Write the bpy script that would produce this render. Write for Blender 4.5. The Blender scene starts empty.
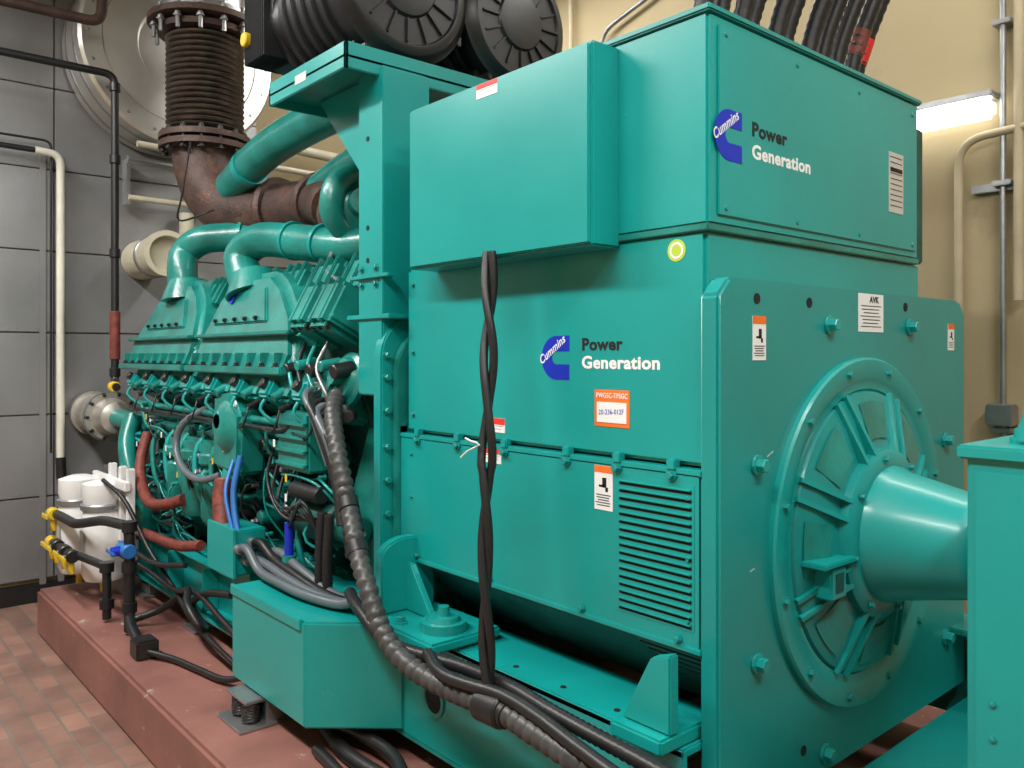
import bpy, bmesh, math, random
from mathutils import Vector, Matrix
random.seed(4)
S=bpy.context.scene
S.view_settings.view_transform='Standard'
S.view_settings.exposure=0.12
# ---------------------------------------------------------------- materials
def mat(name,col,rough=.5,metal=0,var=.12,vscale=6,bump=.0,bscale=60,coat=0,emit=0,dirt=None,dscale=3,dth=.6,rvar=0):
    m=bpy.data.materials.new(name); m.use_nodes=True
    nt=m.node_tree; b=nt.nodes['Principled BSDF']
    b.inputs['Roughness'].default_value=rough; b.inputs['Metallic'].default_value=metal
    b.inputs['Coat Weight'].default_value=coat; b.inputs['Coat Roughness'].default_value=.18
    tc=nt.nodes.new('ShaderNodeTexCoord')
    n=nt.nodes.new('ShaderNodeTexNoise'); n.inputs['Scale'].default_value=vscale; n.inputs['Detail'].default_value=6
    nt.links.new(tc.outputs['Object'],n.inputs['Vector'])
    r=nt.nodes.new('ShaderNodeValToRGB')
    c1=[max(0,c*(1-var)) for c in col]; c2=[min(1,c*(1+var)) for c in col]
    r.color_ramp.elements[0].position=.3; r.color_ramp.elements[1].position=.7
    r.color_ramp.elements[0].color=(*c1,1); r.color_ramp.elements[1].color=(*c2,1)
    nt.links.new(n.outputs['Fac'],r.inputs['Fac'])
    out=r.outputs['Color']
    if rvar:
        mr=nt.nodes.new('ShaderNodeMapRange'); mr.inputs['To Min'].default_value=rough-rvar; mr.inputs['To Max'].default_value=rough+rvar
        nt.links.new(n.outputs['Fac'],mr.inputs['Value']); nt.links.new(mr.outputs['Result'],b.inputs['Roughness'])
    if dirt:
        n2=nt.nodes.new('ShaderNodeTexNoise'); n2.inputs['Scale'].default_value=dscale; n2.inputs['Detail'].default_value=10; n2.inputs['Roughness'].default_value=.7
        nt.links.new(tc.outputs['Object'],n2.inputs['Vector'])
        rr=nt.nodes.new('ShaderNodeValToRGB'); rr.color_ramp.elements[0].position=dth; rr.color_ramp.elements[1].position=dth+.06
        nt.links.new(n2.outputs['Fac'],rr.inputs['Fac'])
        mx=nt.nodes.new('ShaderNodeMixRGB'); mx.inputs['Color2'].default_value=(*dirt,1)
        nt.links.new(rr.outputs['Color'],mx.inputs['Fac']); nt.links.new(out,mx.inputs['Color1']); out=mx.outputs['Color']
    nt.links.new(out,b.inputs['Base Color'])
    if bump:
        n3=nt.nodes.new('ShaderNodeTexNoise'); n3.inputs['Scale'].default_value=bscale; n3.inputs['Detail'].default_value=4
        nt.links.new(tc.outputs['Object'],n3.inputs['Vector'])
        bp=nt.nodes.new('ShaderNodeBump'); bp.inputs['Strength'].default_value=bump; bp.inputs['Distance'].default_value=.01
        nt.links.new(n3.outputs['Fac'],bp.inputs['Height']); nt.links.new(bp.outputs['Normal'],b.inputs['Normal'])
    if emit:
        b.inputs['Emission Color'].default_value=(*col,1); b.inputs['Emission Strength'].default_value=emit
    return m
TEAL=mat('teal_paint',(.004,.295,.280),.34,0,.10,1.7,.035,30,.3,dirt=(.03,.37,.35),dscale=7,dth=.68,rvar=.1)
TEALB=mat('teal_paint_end',(.005,.25,.238),.36,0,.11,1.7,.04,30,.3,dirt=(.06,.35,.33),dscale=9,dth=.69,rvar=.1)
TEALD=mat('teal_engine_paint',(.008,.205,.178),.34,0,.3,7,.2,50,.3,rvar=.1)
TEALX=mat('teal_dark_and_shade',(.004,.075,.068),.5,0,.3,9,.2,50)  # dark teal parts; shade of belly and recesses is in this colour too
BLK=mat('black_rubber',(.012,.012,.013),.42,0,.2,20,.1)
BLKP=mat('black_plastic',(.010,.011,.013),.40,0,.2,8,.05,30)
DARK=mat('dark_void',(.004,.006,.006),.8)
RUST=mat('rusty_manifold',(.075,.045,.038),.55,.3,.4,9,.4,60,dirt=(.13,.07,.05),dscale=6,dth=.55)
BELL=mat('bellows_steel',(.17,.14,.12),.36,.8,.3,12)
BOLT=mat('dark_bolt',(.06,.06,.06),.4,.8)
STEEL=mat('galv_steel',(.36,.37,.38),.38,.85,.15,8,.1,30)
ALU=mat('aluminium_jacket',(.66,.64,.60),.34,.75,.12,3,.12,5)
WPANEL=mat('grey_sheet_panel',(.27,.275,.285),.38,.45,.14,1.8,.08,12)
CREAM=mat('cream_paint',(.58,.54,.42),.5)
PLATE=mat('nameplate_silver',(.6,.6,.58),.35,.3,.05)
WHITE=mat('white_plastic',(.75,.75,.75),.4,0,.05)
STW=mat('sticker_white',(.8,.8,.8),.5,0,.03)
ORG=mat('sticker_orange',(.8,.16,.02),.5)
RED=mat('red_label',(.7,.03,.02),.5)
REDT=mat('red_hose',(.17,.035,.025),.55,0,.4,25,.3,80)
BLUE=mat('logo_blue',(.005,.025,.45),.4,0,.02)
BLUEH=mat('blue_hose',(.02,.14,.42),.4)
INK=mat('black_ink',(.004,.004,.006),.6)
GRN=mat('sticker_green',(.45,.6,.05),.5)
YEL=mat('yellow_handle',(.65,.45,.02),.45)
GREYH=mat('grey_conduit',(.10,.12,.135),.35)
TAPE=mat('spiral_wrap',(.05,.05,.05),.42,0,.3,30)
TAN=mat('wall_tan_paint',(.40,.325,.19),.75,0,.10,.8,.1,20,dirt=(.36,.29,.17),dscale=1.2,dth=.6)
CEIL=mat('ceiling_paint',(.5,.47,.4),.8)
PAD=mat('red_painted_concrete',(.23,.10,.082),.48,0,.25,3,.15,25,dirt=(.45,.40,.37),dscale=12,dth=.62)
LAMP=mat('lamp_diffuser',(1,.97,.9),.5,0,0,1,emit=10)
LAMPW=mat('wall_lamp_diffuser',(1,.98,.93),.5,0,0,1,emit=3.2)
BR=bpy.data.materials.new('brick_paver_floor'); BR.use_nodes=True
nt=BR.node_tree; b=nt.nodes['Principled BSDF']; b.inputs['Roughness'].default_value=.55
tc=nt.nodes.new('ShaderNodeTexCoord'); mp=nt.nodes.new('ShaderNodeMapping'); bt=nt.nodes.new('ShaderNodeTexBrick')
nt.links.new(tc.outputs['Object'],mp.inputs['Vector']); nt.links.new(mp.outputs['Vector'],bt.inputs['Vector'])
bt.inputs['Color1'].default_value=(.26,.14,.105,1); bt.inputs['Color2'].default_value=(.16,.09,.07,1); bt.inputs['Mortar'].default_value=(.15,.12,.10,1)
bt.inputs['Scale'].default_value=1; bt.inputs['Brick Width'].default_value=.2; bt.inputs['Row Height'].default_value=.1; bt.inputs['Mortar Size'].default_value=.006
nz=nt.nodes.new('ShaderNodeTexNoise'); nz.inputs['Scale'].default_value=5; nz.inputs['Detail'].default_value=8
nt.links.new(tc.outputs['Object'],nz.inputs['Vector'])
mx=nt.nodes.new('ShaderNodeMixRGB'); mx.blend_type='OVERLAY'; mx.inputs['Fac'].default_value=.6
nt.links.new(bt.outputs['Color'],mx.inputs['Color1']); nt.links.new(nz.outputs['Fac'],mx.inputs['Color2']); nt.links.new(mx.outputs['Color'],b.inputs['Base Color'])
bp=nt.nodes.new('ShaderNodeBump'); bp.inputs['Strength'].default_value=.4; bp.inputs['Distance'].default_value=.01; bp.invert=True
nt.links.new(bt.outputs['Fac'],bp.inputs['Height']); nt.links.new(bp.outputs['Normal'],b.inputs['Normal'])
# ---------------------------------------------------------------- helpers
def empty(name):
    o=bpy.data.objects.new(name,None); S.collection.objects.link(o); o.empty_display_size=.1; return o
def fin(name,bm,m,parent,ang=35):
    bmesh.ops.recalc_face_normals(bm,faces=bm.faces)
    lim=math.radians(ang)
    for f in bm.faces: f.smooth=True
    for e in bm.edges:
        e.smooth = (len(e.link_faces)==2 and e.calc_face_angle(0)<lim)
    me=bpy.data.meshes.new(name); bm.to_mesh(me); bm.free()
    o=bpy.data.objects.new(name,me); me.materials.append(m); S.collection.objects.link(o)
    if parent: o.parent=parent
    return o
def box(name,P,x0,x1,y0,y1,z0,z1,m,bev=.006,rot=None,seg=2):
    bm=bmesh.new(); bmesh.ops.create_cube(bm,size=1)
    c=Vector(((x0+x1)/2,(y0+y1)/2,(z0+z1)/2))
    for v in bm.verts: v.co=Vector((v.co.x*(x1-x0),v.co.y*(y1-y0),v.co.z*(z1-z0)))
    if bev: bmesh.ops.bevel(bm,geom=bm.edges[:],offset=min(bev,.45*min(x1-x0,y1-y0,z1-z0)),segments=seg,affect='EDGES')
    R=rot if rot else Matrix.Identity(3)
    for v in bm.verts: v.co=R@v.co+c
    return fin(name,bm,m,P)
def extr(name,P,poly,ax,a0,a1,m,bev=.006,fn=None,seg=2):
    bm=bmesh.new()
    def mk(p,a):
        if ax=='x': c=(a,p[0],p[1])
        elif ax=='y': c=(p[0],a,p[1])
        else: c=(p[0],p[1],a)
        return bm.verts.new(c)
    A=[mk(p,a0) for p in poly]; B=[mk(p,a1) for p in poly]; n=len(poly)
    bm.faces.new(A); bm.faces.new(B[::-1])
    for i in range(n): bm.faces.new((A[i],B[i],B[(i+1)%n],A[(i+1)%n]))
    bmesh.ops.recalc_face_normals(bm,faces=bm.faces)
    if bev: bmesh.ops.bevel(bm,geom=bm.edges[:],offset=bev,segments=seg,affect='EDGES')
    if fn:
        for v in bm.verts: v.co=Vector(fn(v.co))
    return fin(name,bm,m,P)
def frame(d):
    d=d.normalized(); a=Vector((0,0,1)) if abs(d.z)<.9 else Vector((1,0,0))
    u=d.cross(a).normalized(); return u,d.cross(u).normalized()
def lathe(name,P,prof,org,axis,m,seg=40,ang=35,ph=0):
    bm=bmesh.new(); d=Vector(axis).normalized(); u,w=frame(d); o=Vector(org); rings=[]
    for a,r in prof:
        r=max(r,1e-4)
        rings.append([bm.verts.new(o+d*a+(u*math.cos(2*math.pi*i/seg+ph)+w*math.sin(2*math.pi*i/seg+ph))*r) for i in range(seg)])
    for A,B in zip(rings,rings[1:]):
        for i in range(seg): bm.faces.new((A[i],A[(i+1)%seg],B[(i+1)%seg],B[i]))
    bm.faces.new(rings[0]); bm.faces.new(rings[-1][::-1])
    return fin(name,bm,m,P,ang)
def cyl(name,P,p0,p1,r,m,seg=24,r1=None,bev=None):
    p0=Vector(p0); p1=Vector(p1); L=(p1-p0).length; r1=r if r1 is None else r1
    e=min(.15*r,.01,L*.2)
    return lathe(name,P,[(0,r-e),(e,r),(L-e,r1),(L,r1-e)],p0,p1-p0,m,seg)
def hexb(name,P,p,ax,r,h,m):
    lathe(name,P,[(0,r*1.5),(h*.2,r*1.5),(h*.2,r),(h*.9,r),(h,r*.85)],p,ax,m,6)
def cr(pts,step):
    pts=[Vector(p) for p in pts]; Q=[pts[0]*2-pts[1]]+pts+[pts[-1]*2-pts[-2]]; out=[]
    for i in range(1,len(Q)-2):
        a,b_,c,d=Q[i-1:i+3]; n=max(2,int((c-b_).length/step))
        for j in range(n):
            t=j/n; out.append(.5*((2*b_)+(-a+c)*t+(2*a-5*b_+4*c-d)*t*t+(-a+3*b_-3*c+d)*t**3))
    out.append(pts[-1]); return out
def tube(name,P,pts,r,m,seg=12,step=.03,rib=None,straight=False,r1=None,per=2):
    if rib: step=rib[0]
    pp=[Vector(p) for p in pts] if straight else cr(pts,step)
    bm=bmesh.new(); rings=[]; d=(pp[1]-pp[0]).normalized(); u,_=frame(d); n=len(pp)
    for i,p in enumerate(pp):
        t=(pp[min(i+1,n-1)]-pp[max(i-1,0)])
        if t.length<1e-6: t=d
        t=t.normalized(); u=(u-t*u.dot(t)).normalized(); w=t.cross(u)
        rr=r if r1 is None else r+(r1-r)*i/(n-1)
        if rib: rr=rr+(rib[1] if i%per else 0)
        rings.append([bm.verts.new(p+(u*math.cos(2*math.pi*k/seg)+w*math.sin(2*math.pi*k/seg))*rr) for k in range(seg)])
    for A,B in zip(rings,rings[1:]):
        for i in range(seg): bm.faces.new((A[i],A[(i+1)%seg],B[(i+1)%seg],B[i]))
    bm.faces.new(rings[0]); bm.faces.new(rings[-1][::-1])
    return fin(name,bm,m,P,60)
def pipe(name,P,pts,r,m,seg=14,bend=None):
    """straight runs with rounded corners"""
    bend=bend or r*2.5; V=[Vector(p) for p in pts]; out=[V[0]]
    for i in range(1,len(V)-1):
        a=(V[i-1]-V[i]); c=(V[i+1]-V[i]); bb=min(bend,a.length*.45,c.length*.45); a.normalize(); c.normalize()
        p0=V[i]+a*bb; p2=V[i]+c*bb
        for j in range(7):
            t=j/6; out.append(p0*(1-t)**2+V[i]*2*t*(1-t)+p2*t*t)
    out.append(V[-1])
    return tube(name,P,out,r,m,seg,straight=True)
def text(name,P,s,p,face,w,h,m,tilt=0,shear=0,off=.0):
    cu=bpy.data.curves.new(name,'FONT'); cu.body=s; cu.size=h*1.38; cu.extrude=.0002; cu.offset=off; cu.shear=shear; cu.resolution_u=3; cu.space_character=1.06
    cu.materials.append(m); o=bpy.data.objects.new(name,cu); S.collection.objects.link(o)
    bpy.context.view_layer.update(); dx=max(o.dimensions.x,.001)
    R=Matrix.Rotation(math.pi/2,4,'X')
    if face=='x': R=Matrix.Rotation(math.pi/2,4,'Z')@R
    o.parent=P
    o.matrix_world=Matrix.Translation(p)@R@Matrix.Rotation(tilt,4,'Z')@Matrix.Diagonal((w/dx,1,1,1))
def plate(name,P,face,pos,a,z,w,h,m,t=.0015,tilt=0):
    """thin flat label: face 'y' (normal -y at y=pos) or 'x' (normal +x at x=pos); a,z centre"""
    if face=='y': return box(name,P,a-w/2,a+w/2,pos-t,pos,z-h/2,z+h/2,m,0)
    return box(name,P,pos,pos+t,a-w/2,a+w/2,z-h/2,z+h/2,m,0)
def sticker(P,face,pos,a,z,w,h,top=None,topf=.2,lines=4,ink=INK,fig=False):
    s=-1 if face=='y' else 1
    plate('label_base',P,face,pos,a,z,w,h,STW)
    p2=pos+s*.0015
    if top: plate('label_header',P,face,p2,a,z+h/2-h*topf/2,w,h*topf,top,.0005)
    z1=z+h/2-h*topf-h*.1
    if fig:
        plate('label_figure',P,face,p2,a+w*.05,z1-h*.12,w*.22,h*.22,ink,.0005); plate('label_figure_b',P,face,p2,a-w*.08,z1-h*.2,w*.34,h*.05,ink,.0005); plate('label_figure_c',P,face,p2,a+w*.18,z1-h*.27,w*.14,h*.1,ink,.0005); z1-=h*.4
    for i in range(lines):
        zz=z1-(z1-(z-h/2)-h*.05)*(i/ max(1,lines))
        plate('label_line',P,face,p2,a-w*.03*(i%2),zz,w*(.8-.1*(i%3)),h*.022,ink,.0005)
def logo(P,face,pos,a,z,k=1.0):
    s=-1 if face=='y' else 1; p=pos+s*.0012
    o=[];R=.065*k;r=.020*k
    for i in range(25):
        t=math.radians(80+ (280-80)*i/24); o.append((R*math.cos(t),R*math.sin(t)))
    o.append((R*.80,-R*1.0));o.append((R*.80,-R*.30)); 
    for i in range(17):
        t=math.radians(285-(285-75)*i/16); o.append((r*math.cos(t),r*math.sin(t)))
    o.append((R*.80,R*.30));o.append((R*.80,R*1.0))
    pl=[(a+q[0],z+q[1]) for q in o]
    if face=='y': extr('logo_c',P,pl,'y',pos-.0012,pos,BLUE,0)
    else: extr('logo_c',P,pl,'x',pos,pos+.0012,BLUE,0)
    q=(a-.066*k,p-.0006,z-.022*k) if face=='y' else (p+.0006,a-.066*k,z-.022*k)
    text('logo_script',P,'Cummins',q,face,.125*k,.026*k,STW,tilt=math.radians(34),shear=.3,off=.0006)

# ---------------------------------------------------------------- room
XL,YB=-6.25,4.3
box('floor',None,-6.6,3.4,-3.2,4.6,-.1,0,BR,0)
box('ceiling',None,-6.6,3.4,-3.2,4.6,5.0,5.1,CEIL,0)
box('wall_back',None,-6.6,3.4,YB,YB+.15,0,5.0,TAN,0)
box('wall_left',None,XL-.2,XL-.05,-3.2,YB,0,5.0,TAN,0)
box('wall_right',None,3.2,3.35,-3.2,YB,0,5.0,TAN,0)
box('wall_front',None,-6.6,3.2,-3.2,-3.05,0,5.0,TAN,0)
W=empty('wall_cladding_panels')
for j in range(9):
    z0=.18+j*.55-.03
    ys=[-3.0,-1.6,-.2,1.32,2.75,4.2]
    for i in range(5):
        if z0>4.9: continue
        if i==4 and z0>2.9: continue
        box('panel',W,XL-.05,XL,ys[i]+.004,ys[i+1]-.004,z0+.004,min(z0+.546,4.95),WPANEL,.004)
    if z0<4.9:
        for k in range(12):
            yy=-.1+k*.12
            lathe('panel_screw',W,[(0,.006),(.003,.004)],(XL,yy,z0+.03),(1,0,0),STEEL,8)
for y in (1.25,1.36): box('panel_stile',W,XL,XL+.012,y-.02,y+.02,.1,3.0,WPANEL,.003)
box('baseboard_left',None,XL-.05,XL+.015,-3.0,YB,0,.12,BLKP,.004)
pad=empty('equipment_plinth')
box('slab',pad,-5.55,1.6,1.08,3.75,0,.263,PAD,.015)

# ---------------------------------------------------------------- generator set
G=empty('diesel_generator_set')
box('rail_near_web',G,-2.45,-1.2,1.57,1.59,.36,.72,TEAL,.004)
box('rail_near_top_flange',G,-3.25,-1.2,1.57,1.81,.70,.722,TEAL,.004)
box('rail_near_bottom_flange',G,-5.4,-1.2,1.57,1.77,.345,.365,TEALD,.004)
box('rail_near_extension',G,-1.2,-.72,1.95,1.97,.36,.46,TEALX,.004)
box('rail_far_web',G,-5.4,-.72,3.15,3.17,.36,.72,TEALD,.004)
box('rail_far_top',G,-5.4,-.72,2.97,3.17,.70,.722,TEALD,.004)
box('end_deck',G,-1.14,-.72,2.30,3.15,.44,.46,TEALB,.004)
box('end_deck_lip',G,-1.14,-.72,2.28,2.30,.36,.47,TEALB,.004)
box('rail_engine_web',G,-5.4,-2.45,1.60,1.62,.36,.60,TEAL,.004)
box('rail_engine_top',G,-5.4,-2.45,1.55,1.72,.59,.61,TEAL,.004)
box('rail_engine_lip',G,-5.4,-3.2,1.50,1.62,.36,.38,TEAL,.004)
for x in (-5.1,-4.6,-4.1,-3.6): box('rail_stiffener',G,x,x+.012,1.52,1.60,.38,.59,TEAL,.003)
lathe('web_hole_ring',G,[(0,.052),(.006,.06),(.006,.046),(0,.045)],(-2.2,1.57,.53),(0,-1,0),TEALB,28)
lathe('web_hole',G,[(0,.046),(.002,.046)],(-2.2,1.57,.53),(0,-1,0),DARK,28)
for x in (-1.45,-1.65,-1.85): lathe('flange_hole',G,[(0,.009),(.002,.009)],(x,1.62,.722),(0,0,1),DARK,12)
for x in (-5.3,-4.4,-3.5,-2.6,-1.7): box('cross_member',G,x,x+.12,1.6,3.16,.38,.58,TEALX,.005)
tx=[(-3.22,1.313),(-2.60,1.313),(-2.37,1.566),(-2.37,1.70),(-3.22,1.70)]
extr('side_sump_box',G,tx,'z',.37,.735,TEAL,.008)
box('sump_lid_lip',G,-3.22,-2.62,1.306,1.32,.70,.74,TEAL,.003)
# generator feet on rail
box('foot_base',G,-2.46,-2.06,1.46,1.74,.73,.765,TEAL,.008)
fp=[(1.50,.765),(1.72,.765),(1.72,.96)]+[(1.61+.11*math.cos(math.radians(a)),.96+.06*math.sin(math.radians(a))) for a in range(20,180,20)]+[(1.50,.96)]
extr('foot_upright',G,fp,'x',-2.45,-2.405,TEAL,.006)
extr('foot_gusset',G,[(-2.41,.765),(-2.25,.765),(-2.38,.93),(-2.41,.93)],'y',1.60,1.625,TEAL,.005)
lathe('foot_mount_pad',G,[(0,.075),(.03,.075),(.03,.055),(.045,.05),(.045,.02),(.075,.018)],(-2.16,1.58,.765),(0,0,1),TEALB,24)
hexb('foot_bolt',G,(-2.30,1.51,.765),(0,0,1),.016,.025,TEALB)
box('end_foot',G,-1.37,-1.21,1.50,1.70,.722,.76,TEAL,.006)
extr('end_foot_gusset',G,[(-1.36,.76),(-1.21,.76),(-1.21,.95),(-1.27,.93)],'y',1.535,1.57,TEAL,.005)
hexb('end_foot_bolt',G,(-1.33,1.62,.76),(0,0,1),.018,.03,TEALB)
# alternator lower body
AX0,AX1=-2.52,-1.20
box('stator_upper_panel',G,-2.49,AX1,1.66,2.85,1.378,1.955,TEAL,.01)
box('stator_lower_panel',G,AX0,AX1,1.645,2.9,.924,1.372,TEAL,.01)
box('stator_panel_flange',G,AX0,AX1,1.642,1.66,1.355,1.372,TEAL,.003)
box('stator_bottom_flange',G,AX0,AX1,1.640,1.66,.924,.94,TEAL,.003)
belly=[(1.665,.93),(2.95,.93),(2.75,.70),(1.90,.70)]
extr('stator_belly',G,belly,'x',-2.45,AX1,TEALX,.01)  # under-body shade put into the darker teal
box('corner_post',G,-2.535,-2.51,1.638,1.68,.92,1.40,TEAL,.006)
for x in (-2.40,-2.17,-1.93,-1.66,-1.47,-1.29):
    hexb('panel_bolt',G,(x,1.643,1.352),(0,-1,0),.011,.016,TEALB)
    box('panel_clip',G,x-.014,x+.014,1.636,1.66,1.365,1.392,TEAL,.003)
for x in (-2.40,-2.0,-1.6,-1.27): hexb('panel_bolt',G,(x,1.643,.95),(0,-1,0),.008,.012,TEALB)
for z in (1.9,1.66,1.44): hexb('panel_bolt',G,(-2.45,1.66,z),(0,-1,0),.007,.01,TEALB)
for x in (-2.44,-1.24):
    for z in (1.30,1.15,1.0): hexb('panel_bolt',G,(x,1.645,z),(0,-1,0),.005,.008,TEALB)
# louvres
box('louvre_recess',G,-1.472,-1.222,1.6435,1.65,.975,1.335,TEAL,.001)
n=17
for i in range(n):
    z=.982+i*(.348/n)
    box('louvre_slot',G,-1.463,-1.230,1.6424,1.646,z,z+.0075,DARK,0)
    box('louvre_blade',G,-1.463,-1.230,1.636,1.6455,z+.0075,z+.012,TEAL,.002)
for i in range(7): box('belly_grille_slot',G,-1.46+i*.012,-1.24,1.685+.022*i,1.689+.022*i,.905-.021*i,.915-.021*i,DARK,0)
for i in range(7): box('belly_grille_blade',G,-1.46+i*.012,-1.24,1.678+.022*i,1.69+.022*i,.915-.021*i,.92-.021*i,TEAL,0)
# terminal box on top
box('terminal_box',G,-2.36,-1.19,1.655,2.815,1.965,2.48,TEAL,.008)
box('terminal_box_lid',G,-2.37,-1.18,1.645,2.825,2.478,2.495,TEALB,.004)
box('terminal_box_sill',G,-2.36,-1.188,1.65,2.82,1.95,1.968,TEALD,.003)
box('end_cover_sheet',G,-1.19,-1.184,1.69,2.79,1.99,2.455,TEAL,.003)
for y in (1.72,2.05,2.4,2.76):
    for z in (2.01,2.435): lathe('cover_screw',G,[(0,.008),(.004,.006)],(-1.184,y,z),(1,0,0),TEALB,10)
box('control_box',G,-2.31,-1.474,1.553,1.66,1.934,2.467,TEAL,.006)
box('control_box_door',G,-2.305,-1.482,1.545,1.556,1.94,2.46,TEAL,.004)
box('control_box_far',G,-2.2,-1.25,2.815,3.0,1.97,2.44,TEALX,.006)
def rounded(y0,y1,z0,z1,r,n=6,rb=None):
    pts=[]; rb=r if rb is None else rb
    for cx,cz,a0,rr in ((y1-r,z1-r,0,r),(y0+r,z1-r,90,r),(y0+rb,z0+rb,180,rb),(y1-rb,z0+rb,270,rb)):
        for i in range(n+1):
            t=math.radians(a0+90*i/n); pts.append((cx+rr*math.cos(t),cz+rr*math.sin(t)))
    return pts
extr('adapter_plate',G,rounded(1.585,3.15,.74,1.80,.16,8,.03),'x',-2.60,-2.545,TEAL,.006)
extr('adapter_ring',G,rounded(1.63,3.1,.8,1.75,.16,8,.03),'x',-2.545,-2.51,TEALD,.004)
for z in (.85,.95,1.08,1.2,1.32,1.45,1.57,1.65): hexb('adapter_bolt',G,(-2.545,1.608,z),(1,0,0),.012,.018,TEALB)
# non drive end plate
chm=.045
pl=[(1.64+chm,1.838),(3.10-chm,1.838),(3.10,1.838-chm),(3.10,.5),(1.64,.5),(1.64,1.838-chm)]
extr('end_plate',G,pl,'x',-1.205,-1.15,TEALB,.008)
cy,cz=2.35,1.143
lathe('bearing_outer_ring',G,[(0,.50),(.014,.50),(.02,.494),(.02,.445),(.014,.435),(.010,.42),(.010,.41),(-.0,.40)],(-1.15,cy,cz),(1,0,0),TEAL,96)
lathe('bearing_dish',G,[(0,.405),(.012,.40),(.03,.34),(.045,.24),(.05,.22)],(-1.147,cy,cz),(1,0,0),TEALB,96)
lathe('bearing_boss',G,[(.02,.242),(.07,.238),(.08,.225),(.085,.20),(.085,.19)],(-1.15,cy,cz),(1,0,0),TEALB,72)
lathe('exciter_cone',G,[(.06,.195),(.10,.19),(.115,.18),(.30,.138),(.325,.134),(.335,.125),(.335,.10),(.31,.095)],(-1.15,cy,cz),(1,0,0),TEAL,72)
lathe('exciter_end_cap',G,[(0,.10),(.01,.09)],(-.835,cy,cz),(1,0,0),TEALB,48)
for i in range(8):
    t=math.radians(22.5+i*45); ct,st=math.cos(t),math.sin(t)
    bm=bmesh.new()
    def pt(r,w,h): return Vector((-1.15+h, cy+r*ct-w*st, cz+r*st+w*ct))
    for sg in (-1,1):
        o_=sg*.026
        V=[pt(.23,o_-.007,.02),pt(.41,o_-.007,.01),pt(.41,o_+.007,.01),pt(.23,o_+.007,.02),pt(.23,o_-.006,.075),pt(.415,o_-.006,.022),pt(.415,o_+.006,.022),pt(.23,o_+.006,.075)]
        vs=[bm.verts.new(v) for v in V]
        for f in ((0,1,2,3),(4,7,6,5),(0,4,5,1),(1,5,6,2),(2,6,7,3),(3,7,4,0)): bm.faces.new([vs[k] for k in f])
    fin('bearing_rib',bm,TEAL,G)
    t2=t+math.radians(22.5)
    bm=bmesh.new(); ring=[]
    for rr,hh in ((.27,.046),(.375,.0235)):
        ring.append([bm.verts.new(Vector((-1.147+hh, cy+rr*math.cos(t2+a), cz+rr*math.sin(t2+a)))) for a in [(-.20+.40*k/6) for k in range(7)]])
    for k in range(6): bm.faces.new((ring[0][k],ring[0][k+1],ring[1][k+1],ring[1][k]))
    fin('bearing_vent',bm,TEALD,G)
for i in range(12):
    t=math.radians(15+i*30); hexb('ring_bolt',G,(-1.131,cy+.467*math.cos(t),cz+.467*math.sin(t)),(1,0,0),.010,.012,TEALB)
for i in range(8):
    t=math.radians(10+i*45); hexb('boss_bolt',G,(-1.067,cy+.217*math.cos(t),cz+.217*math.sin(t)),(1,0,0),.008,.012,TEALB)
box('lug_bracket',G,-1.13,-1.07,2.02,2.10,1.01,1.10,TEAL,.006)
box('lug_bracket_hole',G,-1.071,-1.068,2.04,2.08,1.03,1.08,TEALX,0)
box('lug_bracket_top',G,-1.13,-1.06,1.97,2.13,1.10,1.115,TEAL,.003)
for y,z in ((2.154,1.733),(1.80,1.377),(1.80,.886),(2.656,1.738),(2.93,1.363),(2.93,.70),(2.13,.56),(1.73,.62)):
    cyl('end_bolt_washer',G,(-1.15,y,z),(-1.144,y,z),.026,TEALB,20); hexb('end_bolt',G,(-1.147,y,z),(1,0,0),.018,.026,TEAL)
for y,z in ((2.05,1.79),(2.63,1.80),(1.80,1.79),(2.02,.6)):
    lathe('end_plate_hole',G,[(0,.014),(.0015,.014)],(-1.15,y,z),(1,0,0),DARK,16)
# small paint chips
for y,z,l,a in ((1.93,1.36,.05,.9),(1.96,1.30,.03,2.2),(1.86,1.40,.03,.4),(2.02,1.22,.02,1.2),(1.78,1.12,.02,.2)):
    box('paint_scuff',G,-1.15,-1.1495,y-l/2,y+l/2,z-.0015,z+.0015,PLATE,0,Matrix.Rotation(a,3,'X'))
# markings
logo(G,'y',1.66,-1.717,1.642,.98)
text('mark_line_1',G,'Power',(-1.617,1.6593,1.664),'y',.150,.034,INK,off=.0016)
text('mark_line_2',G,'Generation',(-1.617,1.6593,1.614),'y',.276,.034,STW,off=.0016)
logo(G,'x',-1.184,1.735,2.19,.98)
text('mark_line_1',G,'Power',(-1.1833,1.83,2.207),'x',.165,.036,INK,off=.0016)
text('mark_line_2',G,'Generation',(-1.1833,1.83,2.150),'x',.285,.036,STW,off=.0016)
lathe('round_label',G,[(0,.028),(.001,.028)],(-1.288,1.66,1.911),(0,-1,0),GRN,28)
lathe('round_label_in',G,[(0,.021),(.0015,.021)],(-1.288,1.66,1.911),(0,-1,0),STW,28)
lathe('round_label_core',G,[(0,.015),(.002,.015)],(-1.288,1.66,1.911),(0,-1,0),GRN,28)
plate('asset_label',G,'y',1.66,-1.504,1.506,.126,.10,ORG)
plate('asset_label_white',G,'y',1.6585,-1.504,1.495,.106,.055,STW)
text('asset_label_text',G,'PWGSC-TPSGC',(-1.56,1.6578,1.534),'y',.112,.014,STW,off=.0003)
text('asset_label_hand',G,'20-236-012F',(-1.55,1.6565,1.488),'y',.09,.014,BLUE,tilt=.05)
sticker(G,'y',1.645,-1.52,1.292,.066,.12,ORG,.16,5,fig=True)
sticker(G,'y',1.66,-1.99,1.43,.085,.045,RED,.45,2)
sticker(G,'y',1.645,-1.99,1.335,.085,.045,RED,.35,2)
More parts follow.
